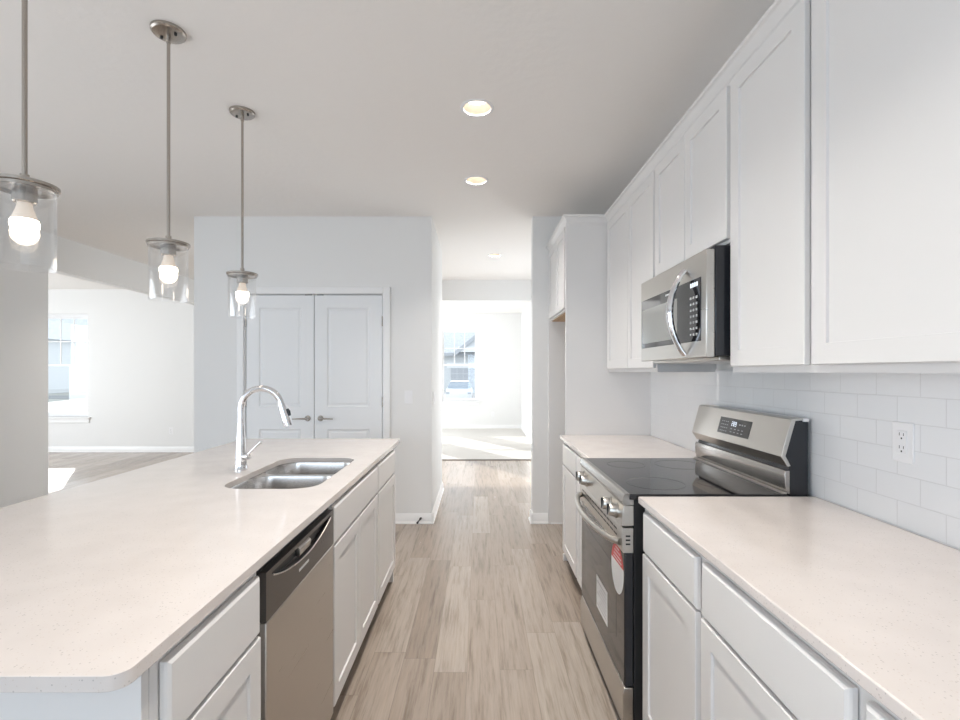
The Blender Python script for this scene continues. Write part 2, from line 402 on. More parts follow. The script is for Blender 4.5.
# windows
def window(name, w, y, depth=.14, grid=True):
    x0, x1, z0, z1 = w
    t = .045; f = nb()
    yy0, yy1 = y+.055, y+.115
    E = [(x0, x1, z0, z0+t), (x0, x1, z1-t, z1)]
    for a, b, c_, d in E: box(f, a, b, yy0, yy1, c_, d)
    for a, b in ((x0, x0+t), (x1-t, x1)): box(f, a, b, yy0, yy1, z0+t, z1-t)
    root = struct(name, f, 'white_plastic')
    zm = (z0+z1)/2
    def rect(nm, a, b, c_, d, ya, yb, wd):
        s = nb(); box(s, a, b, ya, yb, c_, c_+wd); box(s, a, b, ya, yb, d-wd, d); box(s, a, a+wd, ya, yb, c_+wd, d-wd); box(s, b-wd, b, ya, yb, c_+wd, d-wd)
        return struct(nm, s, 'white_plastic', root)
    rect('upper_sash', x0+t, x1-t, zm-.015, z1-t, y+.085, y+.105, .03)
    rect('lower_sash', x0+t, x1-t, z0+t, zm+.02, y+.06, y+.08, .032)
    if grid:
        g_ = nb(); xa, xb = x0+t+.03, x1-t-.03; za, zb = zm+.015, z1-t-.03
        for k in (1, 2): box(g_, xa+(xb-xa)*k/3-.009, xa+(xb-xa)*k/3+.009, y+.089, y+.101, za, zb)
        box(g_, xa, xb, y+.09, y+.1, (za+zb)/2-.009, (za+zb)/2+.009)
        struct('window_grille', g_, 'white_plastic', root)
    struct('window_pane', B(x0+t+.01, x1-t-.01, y+.094, y+.096, zm, z1-t-.01), 'pane_glass', root)
    struct('window_pane', B(x0+t+.01, x1-t-.01, y+.069, y+.071, z0+t+.01, zm), 'pane_glass', root)
    struct('window_sill', B(x0-.05, x1+.05, y-.045, y+.055, z0-.03, z0), 'trim_paint', root, bevel=.006)
    struct('window_apron', B(x0-.03, x1+.03, y-.018, y, z0-.10, z0-.03), 'trim_paint', root, bevel=.004)
window('window_1', WIN1, FY)
window('window_2', WIN2, SY)
window('window_3', W1B, FY)

# pantry double door and casing
bm = nb(); cw = .064
for x0, x1 in ((-2.12-cw-.005, -2.12-.005), (-.87+.005, -.87+.005+cw)): box(bm, x0, x1, PY-.018, PY, 0, 2.075+cw)
box(bm, -2.125, -.865, PY-.018, PY, 2.078, 2.075+cw)
struct('trim_1', bm, 'trim_paint', bevel=.006)
bm = nb(); box(bm, -2.13, -2.116, PY, PY+.11, 0, 2.085); box(bm, -.874, -.86, PY, PY+.11, 0, 2.085); box(bm, -2.116, -.874, PY, PY+.11, 2.074, 2.085)
struct('trim_2', bm, 'trim_paint')
def panel_door(name, x0, x1, lever_x, dirn, hinge_x):
    z0, z1, y0 = .012, 2.067, PY+.006
    st = .115; us = [x0, x0+st, x1-st, x1]; vs = [z0, .24, .85, 1.055, 1.955, z1]
    b = nb()
    G = [[b.verts.new((u_, y0, v_)) for u_ in us] for v_ in vs]; cells = []
    for j in range(5):
        for i in range(3):
            f = b.faces.new((G[j][i], G[j][i+1], G[j+1][i+1], G[j+1][i]))
            if i == 1 and j in (1, 3): cells.append(f)
    r = bmesh.ops.extrude_face_region(b, geom=b.faces[:])   # back skin
    back = [g_ for g_ in r['geom'] if isinstance(g_, bmesh.types.BMVert)]
    bmesh.ops.translate(b, vec=(0, .035, 0), verts=back)
    bmesh.ops.recalc_face_normals(b, faces=b.faces[:])
    cells = [f for f in b.faces if abs(f.calc_center_median().y-y0) < 1e-5 and len(f.verts) == 4 and x0+st-.01 < f.calc_center_median().x < x1-st+.01 and any(abs(f.calc_center_median().z-zc) < .02 for zc in (.545, 1.505))]
    bmesh.ops.inset_individual(b, faces=cells, thickness=.014, depth=-.009)
    bmesh.ops.inset_individual(b, faces=cells, thickness=.012, depth=0)
    bmesh.ops.inset_individual(b, faces=cells, thickness=.02, depth=.005)
    d = struct(name, b, 'door_paint', bevel=.0015, seg=1, ang=8)
    h = nb(); lathe(h, (lever_x, y0, .95), [(.0, .012), (.02, .012), (.0255, .007), (.0265, 0)], 28, axis=(0, -1, 0))
    ro = struct('door_lever', h, 'nickel', d)
    h = nb(); cyl(h, (lever_x, y0-.01, .95), (lever_x, y0-.05, .95), .009, n=16)
    tube(h, [(lever_x-.006*dirn, y0-.047, .95), (lever_x+.03*dirn, y0-.05, .951), (lever_x+.08*dirn, y0-.048, .95), (lever_x+.125*dirn, y0-.046, .948)], [.0085, .008, .0065, .005], 14)
    struct('lever_handle', h, 'nickel', ro)
    for hz in (.28, 1.1, 1.83):
        struct('hinge', cyl(nb(), (hinge_x, y0-.004, hz-.045), (hinge_x, y0-.004, hz+.045), .006, n=12), 'nickel', d)
    cxm = x1-.05 if dirn < 0 else x0+.05
    struct('ball_catch', B(cxm-.03, cxm+.03, y0-.003, y0+.02, 2.066, 2.073), 'dark_hole', d)
panel_door('door_1', -2.111, -1.498, -1.553, -1, -2.1145)
panel_door('door_2', -1.492, -.879, -1.437, 1, -.8755)

# ------------------------------------------------------------------ cabinet helpers
def front_map(side, xf):                            # side +1 faces +x, -1 faces -x
    return lambda u, v_, w: (xf + side*w, u, v_)
def shaker(name, parent, side, xf, y0, y1, z0, z1, t=.019, rail=.057, rec=.007):
    P = front_map(side, xf); b = nb()
    def q(i, w): return [P(y0+i, z0+i, w), P(y1-i, z0+i, w), P(y1-i, z1-i, w), P(y0+i, z1-i, w)]
    loops = [q(0, .0025), q(0, t-.002), q(.002, t), q(rail, t), q(rail+.0012, t-rec)]
    loft(b, loops)
    return obj(name, b, 'cabinet_paint', parent, ang=10)
def slab_front(name, parent, side, xf, y0, y1, z0, z1, t=.019):
    P = front_map(side, xf); b = nb()
    def q(i, w): return [P(y0+i, z0+i, w), P(y1-i, z0+i, w), P(y1-i, z1-i, w), P(y0+i, z1-i, w)]
    loft(b, [q(0, .0025), q(0, t-.008), q(.002, t-.004), q(.008, t)])
    return obj(name, b, 'cabinet_paint', parent, ang=10)

CT0, CT1 = .889, .914                                # countertop underside / top
def base_cabinet(label, side, xf, xb, y0, y1, fronts, group, sink=False):
    r = thing('base_cabinet', label, 'cabinet', ((xf+xb)/2, (y0+y1)/2, 0), group)
    xa, xc = sorted((xf, xb))
    if sink: obj('cabinet_body', prism_y(nb(), [(xa, .1), (xc, .1), (xc, CT0), (xc-.02, CT0), (xc-.02, .64), (xa+.02, .64), (xa+.02, CT0), (xa, CT0)], y0, y1), 'cabinet_paint', r)
    else: obj('cabinet_body', B(xa, xc, y0, y1, .1, CT0), 'cabinet_paint', r)
    ta, tc = sorted((xf - side*.075, xb))
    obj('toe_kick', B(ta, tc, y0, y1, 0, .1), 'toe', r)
    for kind, a, b_, z0, z1 in fronts:
        if kind == 'drawer': slab_front('drawer_front', r, side, xf, a, b_, z0, z1)
        else: shaker('door', r, side, xf, a, b_, z0, z1)
    return r
DR = (.722, .866); DO = (.112, .7145)

# ------------------------------------------------------------------ island
IF = -.562; IB = -1.30
g_is = 'island base cabinets'
base_cabinet('white island base cabinet nearest the viewer, left of the dishwasher', 1, IF, IB, .835, 1.236, [('drawer', .858, 1.221, *DR), ('door', .858, 1.221, *DO)], g_is)
base_cabinet('white sink base cabinet with two doors under one wide false drawer', 1, IF, IB, 1.830, 2.645, [('drawer', 1.845, 2.632, *DR), ('door', 1.845, 2.236, *DO), ('door', 2.242, 2.632, *DO)], g_is, sink=True)
base_cabinet('narrow white island cabinet with one drawer and door at the far end', 1, IF, IB, 2.645, 3.195, [('drawer', 2.660, 3.180, *DR), ('door', 2.660, 3.180, *DO)], g_is)
t = thing('island_panelling', 'white painted panels closing the near and far ends and back of the island', 'panel', (-.95, 2.0, 0))
obj('end_panel', B(IB-.02, IF, .815, .834, 0, CT0), 'cabinet_paint', t, bevel=.001)
obj('end_panel', B(IB-.02, IF, 3.196, 3.215, 0, CT0), 'cabinet_paint', t, bevel=.001)
obj('back_panel', B(IB-.02, IB-.001, 0.835, 3.195, 0, CT0), 'cabinet_paint', t)

SKX0, SKX1, SKY0, SKY1 = -1.038, -.648, 1.925, 2.625
bm = slab(nb(), rrect(-1.617, -.540, .741, 3.371, .03, 6), [rrect(SKX0, SKX1, SKY0, SKY1, .10, 10)], CT0, CT1)
tag(obj('island_countertop', bm, 'quartz', bevel=.003), 'long pale speckled quartz countertop on the island with a sink cutout', 'countertop')

# sink
t = thing('undermount_sink', 'stainless double bowl sink set under the island countertop', 'sink', (-.843, 2.275, CT0-.21))
zr = CT0-.001
bm = nb(); ym = 2.30
outer = rrect(SKX0-.02, SKX1+.02, SKY0-.02, SKY1+.02, .11, 10)
bowls = [rrect(SKX0-.004, SKX1+.004, SKY0-.004, ym-.014, .085, 10), rrect(SKX0-.004, SKX1+.004, ym+.014, SKY1+.004, .085, 10)]
slab(bm, outer, bowls, zr-.003, zr)
obj('sink_rim', bm, 'sink_steel', t)
for lp, (ya, yb) in zip(bowls, ((SKY0, ym-.014), (ym+.014, SKY1))):
    cxm, cym = (SKX0+SKX1)/2, (ya+yb)/2; L = []
    for s_, z_ in ((1, zr-.001), (.985, zr-.012), (.97, zr-.08), (.955, zr-.16), (.92, zr-.185), (.82, zr-.198), (.5, zr-.201), (.13, zr-.203)):
        L.append([(cxm+(x-cxm)*s_, cym+(y-cym)*s_, z_) for x, y in lp])
    bw = obj('sink_bowl', loft(nb(), L, cap0=False, cap1=True), 'sink_steel', t, ang=60)
    obj('drain', lathe(nb(), (cxm, cym, zr-.2025), [(.0, .0015), (.03, .0015), (.033, .004), (.045, .005), (.05, .001)], 28), 'chrome', bw)

# faucet
fx, fy = -1.114, 2.293
t = thing('kitchen_faucet', 'tall chrome gooseneck faucet with pull-down spray head behind the sink', 'faucet', (fx, fy, CT1))
obj('faucet_body', lathe(nb(), (fx, fy, CT1), [(.0, 0), (.029, 0), (.029, .006), (.0265, .009), (.0255, .03), (.0235, .09), (.019, .17), (.0168, .215), (.0168, .218), (0, .218)], 40), 'chrome', t)
R_ = .096; zc = 1.200
pts = [(fx, fy, 1.13), (fx, fy, 1.17)] + [(fx+R_-R_*math.cos(a), fy, zc+R_*math.sin(a)) for a in [math.radians(k) for k in range(0, 172, 6)]]
obj('faucet_neck', tube(nb(), pts, .0145, 20), 'chrome', t)
pe = Vector(pts[-1]); dr = (pe - Vector(pts[-2])).normalized()
dr = (dr + Vector((.05, 0, 0))).normalized()
sh = obj('spray_head', lathe(nb(), pe, [(.0, -.004), (.0158, -.004), (.0162, .004), (.0165, .01), (.0185, .05), (.0215, .098), (.021, .104), (.016, .105), (0, .104)], 32, axis=dr), 'chrome', t)
nrm = Vector((-dr.z, 0, dr.x)).normalized(); nrm = nrm if nrm.x > 0 else -nrm
pb = pe + dr*.045 + nrm*.019
obj('spray_button', tube(nb(), [pb - dr*.018, pb - dr*.004 + nrm*.004, pb + dr*.016 + nrm*.003], [.005, .007, .005], 12), 'black', sh)
hb = nb(); cyl(hb, (fx+.01, fy-.006, .978), (fx+.043, fy-.014, .98), .0145, n=24)
tube(hb, [(fx+.036, fy-.014, .982), (fx+.055, fy-.016, 1.004), (fx+.085, fy-.018, 1.033), (fx+.103, fy-.018, 1.049)], [.007, .0062, .0055, .0066], 12)
obj('lever', hb, 'chrome', t)

# dishwasher
DY0, DY1 = 1.238, 1.829; DXF = -.541
t = thing('dishwasher', 'stainless dishwasher with dark control strip built into the island', 'dishwasher', (-.85, (DY0+DY1)/2, 0))
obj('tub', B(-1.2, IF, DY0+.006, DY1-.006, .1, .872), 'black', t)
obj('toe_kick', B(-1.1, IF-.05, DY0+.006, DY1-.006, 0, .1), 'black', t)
obj('door_panel', B(IF, DXF, DY0+.008, DY1-.006, .105, .733), 'stainless', t, bevel=.003)
bm = nb(); N = 28; ya, yb = DY0+.008, DY1-.006; pa, pb_ = ya+.03, yb-.03; xb_ = IF; zt, zb_ = .862, .736
ys = [ya] + [pa + (pb_-pa)*k/N for k in range(N+1)] + [yb]
top = lambda y: .849
def low(y):
    s_ = (y-pa)/(pb_-pa); return .849 - .046*math.sin(PI*min(max(s_, 0), 1))**.75 - .0005
fr = []
for y in ys:
    inside = pa-1e-9 <= y <= pb_+1e-9
    zl, zh = (low(y), top(y)) if inside else (.80, .80)
    fr.append([bm.verts.new((DXF, y, z)) for z in (zb_, zl, zh, zt)] + [bm.verts.new((xb_, y, z)) for z in (zb_, zt)]
              + ([bm.verts.new((DXF-.017, y, z)) for z in (zl-.004, zh)] if inside else [None, None]))
for a, b_ in zip(fr, fr[1:]):
    bm.faces.new((a[0], b_[0], b_[1], a[1])); bm.faces.new((a[2], b_[2], b_[3], a[3]))
    bm.faces.new((a[0], a[4], b_[4], b_[0])); bm.faces.new((a[3], b_[3], b_[5], a[5]))
    if a[6] and b_[6]:
        bm.faces.new((a[1], b_[1], b_[6], a[6])); bm.faces.new((a[2], a[7], b_[7], b_[2])); bm.faces.new((a[6], b_[6], b_[7], a[7]))
    else: bm.faces.new((a[1], b_[1], b_[2], a[2]))
for a in (fr[0], fr[-1]): bm.faces.new((a[0], a[1], a[2], a[3], a[5], a[4]))
cp = obj('control_panel', bm, 'dark_steel', t)
obj('grip_recess', B(DXF-.0168, DXF-.0158, pa+.045, pb_-.045, .815, .848), 'black', cp)
obj('grip_edge', tube(nb(), [(DXF+.0005, y, low(y)-.001) for y in [pa+.01+(pb_-pa-.02)*k/24 for k in range(25)]], .0022, 8), 'stainless', cp)
obj('latch_tab', prism_y(nb(), [(DXF-.016, .812), (DXF-.003, .815), (DXF-.002, .835), (DXF-.016, .845)], 1.49, 1.585), 'stainless', cp, bevel=.002)
lm = nb()
for k in range(10): box(lm, DXF-.0002, DXF+.0005, 1.475+k*.0085, 1.4805+k*.0085, .772, .780)
obj('logo_mark', lm, 'print_white', cp)
lm = nb()
for k in range(5): box(lm, DXF-.0002, DXF+.0005, 1.68+k*.024, 1.688+k*.024, .785, .80)
obj('button_marks', lm, 'print_dim', cp)

# ------------------------------------------------------------------ right run: base cabinets
RF, RB = .612, WR-.002
RY0, RY1 = 1.8086, 2.5846
g_r = 'base cabinets along the right wall'
base_cabinet('white base cabinet right beside the range, nearer side, one drawer and door', -1, RF, RB, 1.326, 1.806, [('drawer', 1.345, 1.778, *DR), ('door', 1.345, 1.778, *DO)], g_r)
base_cabinet('wider white base cabinet second from the range on the nearer side', -1, RF, RB, .772, 1.326, [('drawer', .788, 1.311, *DR), ('door', .788, 1.311, *DO)], g_r)
base_cabinet('white base cabinet cut by the lower right corner of the photo', -1, RF, RB, -.14, .772, [('drawer', -.125, .757, *DR), ('door', .319, .757, *DO), ('door', -.125, .313, *DO)], g_r)
base_cabinet('slim white base cabinet just past the range, touching it', -1, RF, RB, 2.587, 2.985, [('drawer', 2.600, 2.970, *DR), ('door', 2.600, 2.970, *DO)], g_r)
base_cabinet('far white base cabinet ending at the tall refrigerator panel', -1, RF, RB, 2.985, 3.555, [('drawer', 3.000, 3.48, *DR), ('door', 3.000, 3.48, *DO)], g_r)
tag(obj('countertop', B(.587, 1.243, -.14, RY0, CT0, CT1), 'quartz', bevel=.003), 'pale speckled quartz countertop on the right, nearer side of the range', 'countertop')
tag(obj('countertop', B(.587, 1.243, RY1, 3.556, CT0, CT1), 'quartz', bevel=.003), 'short pale quartz countertop between the range and the refrigerator panel', 'countertop')
tag(obj('tile_backsplash', B(1.2445, WR-.0005, -.14, 3.556, CT0, 1.385), 'tile'), 'glossy white subway tile backsplash on the right wall', 'backsplash')

# ------------------------------------------------------------------ refrigerator surround and wall cabinets
FRY0, FRY1 = 3.557, 4.420
t = thing('refrigerator_surround', 'tall white side panels framing the empty refrigerator alcove', 'panel', (.94, 4.0, 0))
obj('side_panel', B(.63, WR-.001, FRY0, FRY0+.019, 0, 2.455), 'cabinet_paint', t, bevel=.001)
obj('side_panel', B(.63, WR-.001, FRY1-.002, FRY1+.017, 0, 2.455), 'cabinet_paint', t, bevel=.001)
obj('shoe_moulding', B(.612, .6295, FRY0-.002, FRY0+.022, 0, .05), 'trim_paint', t, bevel=.006)
def wall_cabinet(label, xf, y0, y1, z0, z1, doors, group, rail=0):
    r = thing('wall_cabinet', label, 'cabinet', ((xf+WR)/2, (y0+y1)/2, z0), group)
    obj('cabinet_body', B(xf, WR-.001, y0, y1, z0, z1), 'cabinet_paint', r)
    for a, b_, c_, d in doors: shaker('door', r, -1, xf, a, b_, c_, d)
    return r
UF = .940; UB, UT = 1.372, 2.455; g_u = 'white wall cabinets on the right'
r = wall_cabinet('small high white wall cabinet over the empty refrigerator alcove', .645, FRY0+.02, FRY1-.003, 1.83, UT,
             [(FRY0+.055, 3.985, 1.845, 2.44), (3.992, FRY1-.03, 1.845, 2.44)], g_u)
obj('underside', B(.66, WR-.005, FRY0+.0205, FRY1-.0035, 1.824, 1.8295), 'raw_wood', r)
wall_cabinet('white double door wall cabinet between the microwave and refrigerator panel', UF, 2.580, 3.555, UB, UT, [(2.594, 3.037, 1.394, 2.44), (3.043, 3.528, 1.394, 2.44)], g_u)
wall_cabinet('short white double door wall cabinet directly above the microwave', UF, 1.812, 2.580, 1.858, UT, [(1.826, 2.193, 1.871, 2.44), (2.199, 2.566, 1.871, 2.44)], g_u)
wall_cabinet('tall narrow white single door wall cabinet right beside the microwave', UF, 1.373, 1.812, UB, UT, [(1.388, 1.797, 1.394, 2.44)], g_u)
wall_cabinet('large white wall cabinet filling the upper right corner of the photo', UF, .273, 1.373, UB, UT, [(.826, 1.358, 1.394, 2.44), (.288, .820, 1.394, 2.44)], g_u)

# crown moulding swept along the cabinet tops
prof = [(0, -.012), (.004, -.012), (.006, 0), (.013, .006), (.016, .018), (.030, .036), (.038, .040), (.040, .052), (0, .052)]
path = [((.645-.0, 4.436), (-1, 0)), ((.645, FRY0), (-1, -1)), ((UF, FRY0), (-1, -1)), ((UF, .273), (-1, 0))]
# outward offsets: along front of alcove cabinet (-x), along panel face (-y), along wall cabinets (-x)
L = []
for (px, py), (ox, oy) in path:
    L.append([(px + ox*a, py + oy*a, UT-.004+b_) for a, b_ in prof])
tag(obj('crown_moulding', loft(nb(), L), 'cabinet_paint', ang=25), 'white crown moulding running along the tops of the wall cabinets', 'moulding')

# ------------------------------------------------------------------ microwave
MY0, MY1 = 1.817, 2.545; MZ0, MZ1 = 1.427, 1.831; MXF = .842
t = thing('microwave', 'stainless over-the-range microwave with bowed handle hung under the short cabinet', 'microwave', (1.04, (MY0+MY1)/2, MZ0))
obj('microwave_body', B(.876, 1.2435, MY0+.002, MY1-.002, MZ0+.006, 1.845), 'black_gloss', t, bevel=.004)
md = obj('microwave_door', B(MXF, .8755, MY0, MY1, MZ0, MZ1), 'stainless', t, bevel=.004)
obj('black_front', B(MXF-.002, MXF+.004, 1.858, 2.532, 1.492, 1.735), 'black_glass', md, bevel=.001)
obj('window', B(MXF-.0028, MXF-.0018, 2.075, 2.518, 1.515, 1.685), 'glass_reflection_grey', md)
hy = 1.995; hp = []
for k in range(21):
    s_ = k/20; hp.append((MXF-.004-.062*math.sin(PI*s_)**.8, hy, 1.442+.345*s_))
obj('handle', tube(nb(), hp, [.0185-.005*abs(1-2*k/20) for k in range(21)], 16, .75), 'chrome', md)
kb = nb()
for i in range(3):
    for j in range(7): box(kb, MXF-.0026, MXF-.0021, 1.885+i*.026, 1.899+i*.026, 1.515+j*.024, 1.524+j*.024)
obj('keypad_print', kb, 'print_grey', md)
kb = nb()
for i in range(4): box(kb, MXF-.0027, MXF-.0021, 1.882+i*.018, 1.893+i*.018, 1.705, 1.722)
obj('clock_digits', kb, 'digit', md)
lm = nb()
for k in range(10): box(lm, MXF-.0027, MXF-.0019, 2.10+k*.011, 2.107+k*.011, 1.712, 1.72)
obj('logo_mark', lm, 'print_white', md)
obj('vent_base', B(.90, 1.235, MY0+.02, MY1-.02, MZ0-.012, MZ0+.0055), 'stainless', t, bevel=.003)

# ------------------------------------------------------------------ range
GY0, GY1 = 1.820, 2.582; GC = (GY0+GY1)/2
t = thing('electric_range', 'stainless freestanding electric range with black glass cooktop and front knobs', 'stove', (.9, GC, 0))
obj('range_body', B(.575, 1.236, GY0, GY1, .012, .898), 'black', t)
ck = obj('cooktop', B(.558, 1.150, GY0-.002, GY1+.002, .899, .919), 'black_glass', t, bevel=.003)
rb_ = lambda x, y, r1: lathe(nb(), (x, y, .9191), [(r1-.0022, 0), (r1-.0022, .0003), (r1, .0003), (r1, 0)], 48)
for x, y, r1 in ((.72, GC-.2, .115), (.72, GC+.2, .09), (.98, GC-.2, .085), (.98, GC+.2, .115)):
    obj('burner_ring', rb_(x, y, r1), 'ring_grey', ck)
obj('cooktop_trim', prism_y(nb(), [(.532, .893), (.538, .9145), (.546, .9205), (.560, .9205), (.560, .899), (.575, .898), (.575, .880), (.54, .876)], GY0, GY1), 'riser_steel', t)
cp = obj('control_panel', prism_y(nb(), [(.527, .80), (.538, .876), (.575, .876), (.575, .80)], GY0, GY1), 'stainless', t, bevel=.002)
for dy in (-.305, -.212, .212, .305):
    c0 = Vector((.5335, GC+dy, .838)); ax = Vector((-1, 0, .14)).normalized()
    k = obj('knob', lathe(nb(), c0, [(.0, .0), (.029, .0), (.029, .006), (.025, .009), (.0235, .03), (.021, .034), (0, .034)], 32, axis=ax), 'stainless', t)
    gb = nb(); cc = c0+ax*.034
    box(gb, cc.x-.005, cc.x+.002, cc.y-.0018, cc.y+.0018, cc.z-.021, cc.z+.021)
    obj('knob_grip', gb, 'black', k, bevel=.001)
od = obj('oven_door', B(.543, .574, GY0+.002, GY1-.002, .203, .792), 'black_gloss', t, bevel=.003)
obj('door_glass', B(.5405, .545, GY0+.006, GY1-.006, .206, .700), 'oven_glass', od, bevel=.001)
obj('inner_window', B(.5399, .5406, GY0+.11, GY1-.11, .33, .60), 'black_glass', od)
dh = obj('door_top_rail', prism_y(nb(), [(.536, .70), (.532, .712), (.531, .782), (.536, .793), (.574, .793), (.574, .70)], GY0+.001, GY1-.001), 'stainless', od, bevel=.0015)
sb = nb()
for i in range(12):
    y0 = GY0+.07+i*.053
    box(sb, .5304, .5316, y0, y0+.042, .766, .773); box(sb, .5304, .5316, y0, y0+.042, .744, .750)
obj('vent_slots', sb, 'black', dh)
sb = nb()
for z in (.73, .745, .76): box(sb, .545, .562, GY0-.0002, GY0+.002, z, z+.006)
obj('side_vents', sb, 'black', dh)
hp = []
for k in range(25):
    s_ = k/24; hp.append((.530-.062*math.sin(PI*s_)**.55, GY0+.02+(GY1-GY0-.05)*s_, .736))
obj('oven_handle', tube(nb(), hp, .0135, 16), 'stainless', od)
obj('storage_drawer', prism_y(nb(), [(.545, .035), (.536, .06), (.534, .17), (.541, .197), (.574, .197), (.574, .035)], GY0+.003, GY1-.003), 'stainless', t, bevel=.002)
# stickers on the oven door
def disc_part(name, m_, lo, hi):
    b = nb(); cy_, cz_, ry, rz = 1.915, .607, .083, .096; n = 40; pts_ = []
    for k in range(n+1):
        z = lo + (hi-lo)*k/n; pts_.append(z)
    left = [(cy_ - ry*math.sqrt(max(0, 1-((z-cz_)/rz)**2)), z) for z in pts_]; right = [(2*cy_-y, z) for y, z in left]
    ring = left + right[::-1]
    loft(b, [[(.5404, y, z) for y, z in ring], [(.5398, y, z) for y, z in ring]])
    bmesh.ops.remove_doubles(b, verts=b.verts[:], dist=1e-6)
    return obj(name, b, m_, od)
disc_part('round_sticker', 'sticker_white', .511, .630)
st = disc_part('round_sticker', 'sticker_red', .630, .703)
sb = nb()
for z, w_ in ((.682, .05), (.668, .08), (.652, .10), (.638, .11)):
    n = max(3, int(w_/.012)); 
    for k in range(n): box(sb, .5395, .5399, 1.915-w_/2+k*w_/n, 1.915-w_/2+k*w_/n+.008, z, z+.0055)
obj('sticker_print', sb, 'print_white', st)
obj('paper_label', B(.5398, .5404, 2.06, 2.25, .30, .445), 'sticker_white', od)
sb = nb()
for k in range(7): box(sb, .5394, .5398, 2.075, 2.235-.03*(k % 3), .318+k*.017, .3225+k*.017)
obj('label_print', sb, 'print_grey', od)
# backguard
bgd = obj('backguard', prism_y(nb(), [(1.157, .899), (1.150, 1.0), (1.160, 1.03), (1.140, 1.06), (1.176, 1.192), (1.226, 1.192), (1.226, .899)], GY0+.006, GY1-.006), 'black_gloss', t)
obj('backguard_fascia', prism_y(nb(), [(1.146, 1.020), (1.122, 1.058), (1.160, 1.197), (1.170, 1.2005), (1.205, 1.2005), (1.205, 1.193), (1.176, 1.191), (1.139, 1.06), (1.158, 1.024)], GY0, GY1), 'stainless', bgd, bevel=.0012)
obj('backguard_riser', prism_y(nb(), [(1.146, .9195), (1.139, .95), (1.137, .995), (1.141, 1.006), (1.156, 1.006), (1.156, .9195)], GY0+.002, GY1-.002), 'riser_steel', bgd, bevel=.0015)
obj('cooktop_rear_trim', B(1.128, 1.1445, GY0, GY1, .9185, .925), 'stainless', bgd, bevel=.002)
obj('end_cap', B(1.205, 1.226, GY0, GY1, 1.188, 1.2), 'white_plastic', bgd, bevel=.002)
P0, P1 = Vector((1.122, 0, 1.058)), Vector((1.160, 0, 1.197)); dv = (P1-P0).normalized(); dn = Vector((-dv.z, 0, dv.x))
def on_fascia(b, y0, y1, s0, s1, w0, w1):
    q = []
    for w_ in (w0, w1):
        q.append([tuple(P0+dv*s_+dn*w_+Vector((0, y, 0))) for y, s_ in ((y0, s0), (y1, s0), (y1, s1), (y0, s1))])
    loft(b, q); return b
dp = obj('display', on_fascia(nb(), 2.06, 2.325, .033, .108, -.001, .0015), 'dark_steel', bgd)
dp.data.materials[0] = M['print_dim'] if False else mat('display_glass', (.05, .047, .045), .2)
b = nb()
def seg_digit(y, segs, s0=.074, h=.02, w_=.010):     # seven segment figure, read from -x: +y is to the left
    th = .0022
    S_ = {'a': (0, w_, h-th, h), 'g': (0, w_, h/2-th/2, h/2+th/2), 'd': (0, w_, 0, th), 'f': (0, th, h/2, h), 'e': (0, th, 0, h/2), 'b': (w_-th, w_, h/2, h), 'c': (w_-th, w_, 0, h/2)}
    for k in segs:
        a0, a1, c0, c1 = S_[k]; on_fascia(b, y-a1, y-a0, s0+c0, s0+c1, .0016, .002)
seg_digit(2.215, 'abged'); seg_digit(2.200, 'abcdefg'); seg_digit(2.185, 'abcfgd')
obj('clock_digits', b, 'digit', dp)
for row in ([(2.295-a*.017, .009, .043+c_*.015, .004) for a in range(4) for c_ in range(4)], [(2.2-a*.03, .014, .045+c_*.014, .004) for a in range(4) for c_ in range(2)], [(2.10+a*.02, .012, .082, .006) for a in range(3)]):
    b = nb()
    for y, w_, s0, h_ in row: on_fascia(b, y, y+w_, s0, s0+h_, .0016, .0019)
    obj('key_print', b, 'print_grey', dp)

# ------------------------------------------------------------------ outlets, switches, door stop
def plate(name, label, cat, c, u, n, w=.072, h=.117, kind='outlet', group=None):
    c = Vector(c); u = Vector(u); n = Vector(n); z = Vector((0, 0, 1))
    def bx(b, a0, a1, z0, z1, w0, w1):
        q = [[tuple(c+u*a+z*zz+n*ww) for a, zz in ((a0, z0), (a1, z0), (a1, z1), (a0, z1))] for ww in (w0, w1)]
        loft(b, q); return b
    r = thing(name, label, cat, tuple(c - z*(h/2)), group)
    obj('cover_plate', bx(nb(), -w/2, w/2, -h/2, h/2, 0, .005), 'white_plastic', r, bevel=.002)
    if kind == 'outlet':
        k = obj('receptacle', bx(nb(), -.0165, .0165, -.034, .034, .005, .0075), 'white_plastic', r, bevel=.0012)
        s_ = nb()
        for dz in (-.019, .019):
            bx(s_, -.008, -.006, dz, dz+.009, .0074, .0078); bx(s_, .006, .008, dz, dz+.008, .0074, .0078); bx(s_, -.0022, .0022, dz-.010, dz-.005, .0074, .0078)
        obj('slots', s_, 'dark_hole', k)
    else:
        k = obj('rocker', bx(nb(), -.0165, .0165, -.034, .034, .005, .0085), 'white_plastic', r, bevel=.0015)
    return r
plate('wall_outlet', 'white duplex outlet on the tile backsplash', 'outlet', (1.2445, 1.435, 1.168), (0, -1, 0), (-1, 0, 0))
plate('light_switch', 'white light switch on the wall right of the pantry doors', 'switch', (-.638, PY, 1.144), (1, 0, 0), (0, -1, 0), kind='switch')
plate('light_switch', 'white switch plate on the hallway side wall, seen edge on', 'switch', (PX1, 4.66, 1.12), (0, 1, 0), (1, 0, 0), w=.117, kind='switch')
plate('wall_outlet', 'small white outlet low on the front room wall right of its window', 'outlet', (.337, FY, .35), (1, 0, 0), (0, -1, 0))
plate('wall_outlet', 'small white outlet low on the side room wall right of its window', 'outlet', (-5.26, SY, .36), (1, 0, 0), (0, -1, 0))
b = nb(); px_, py_ = -.525, PY-.022
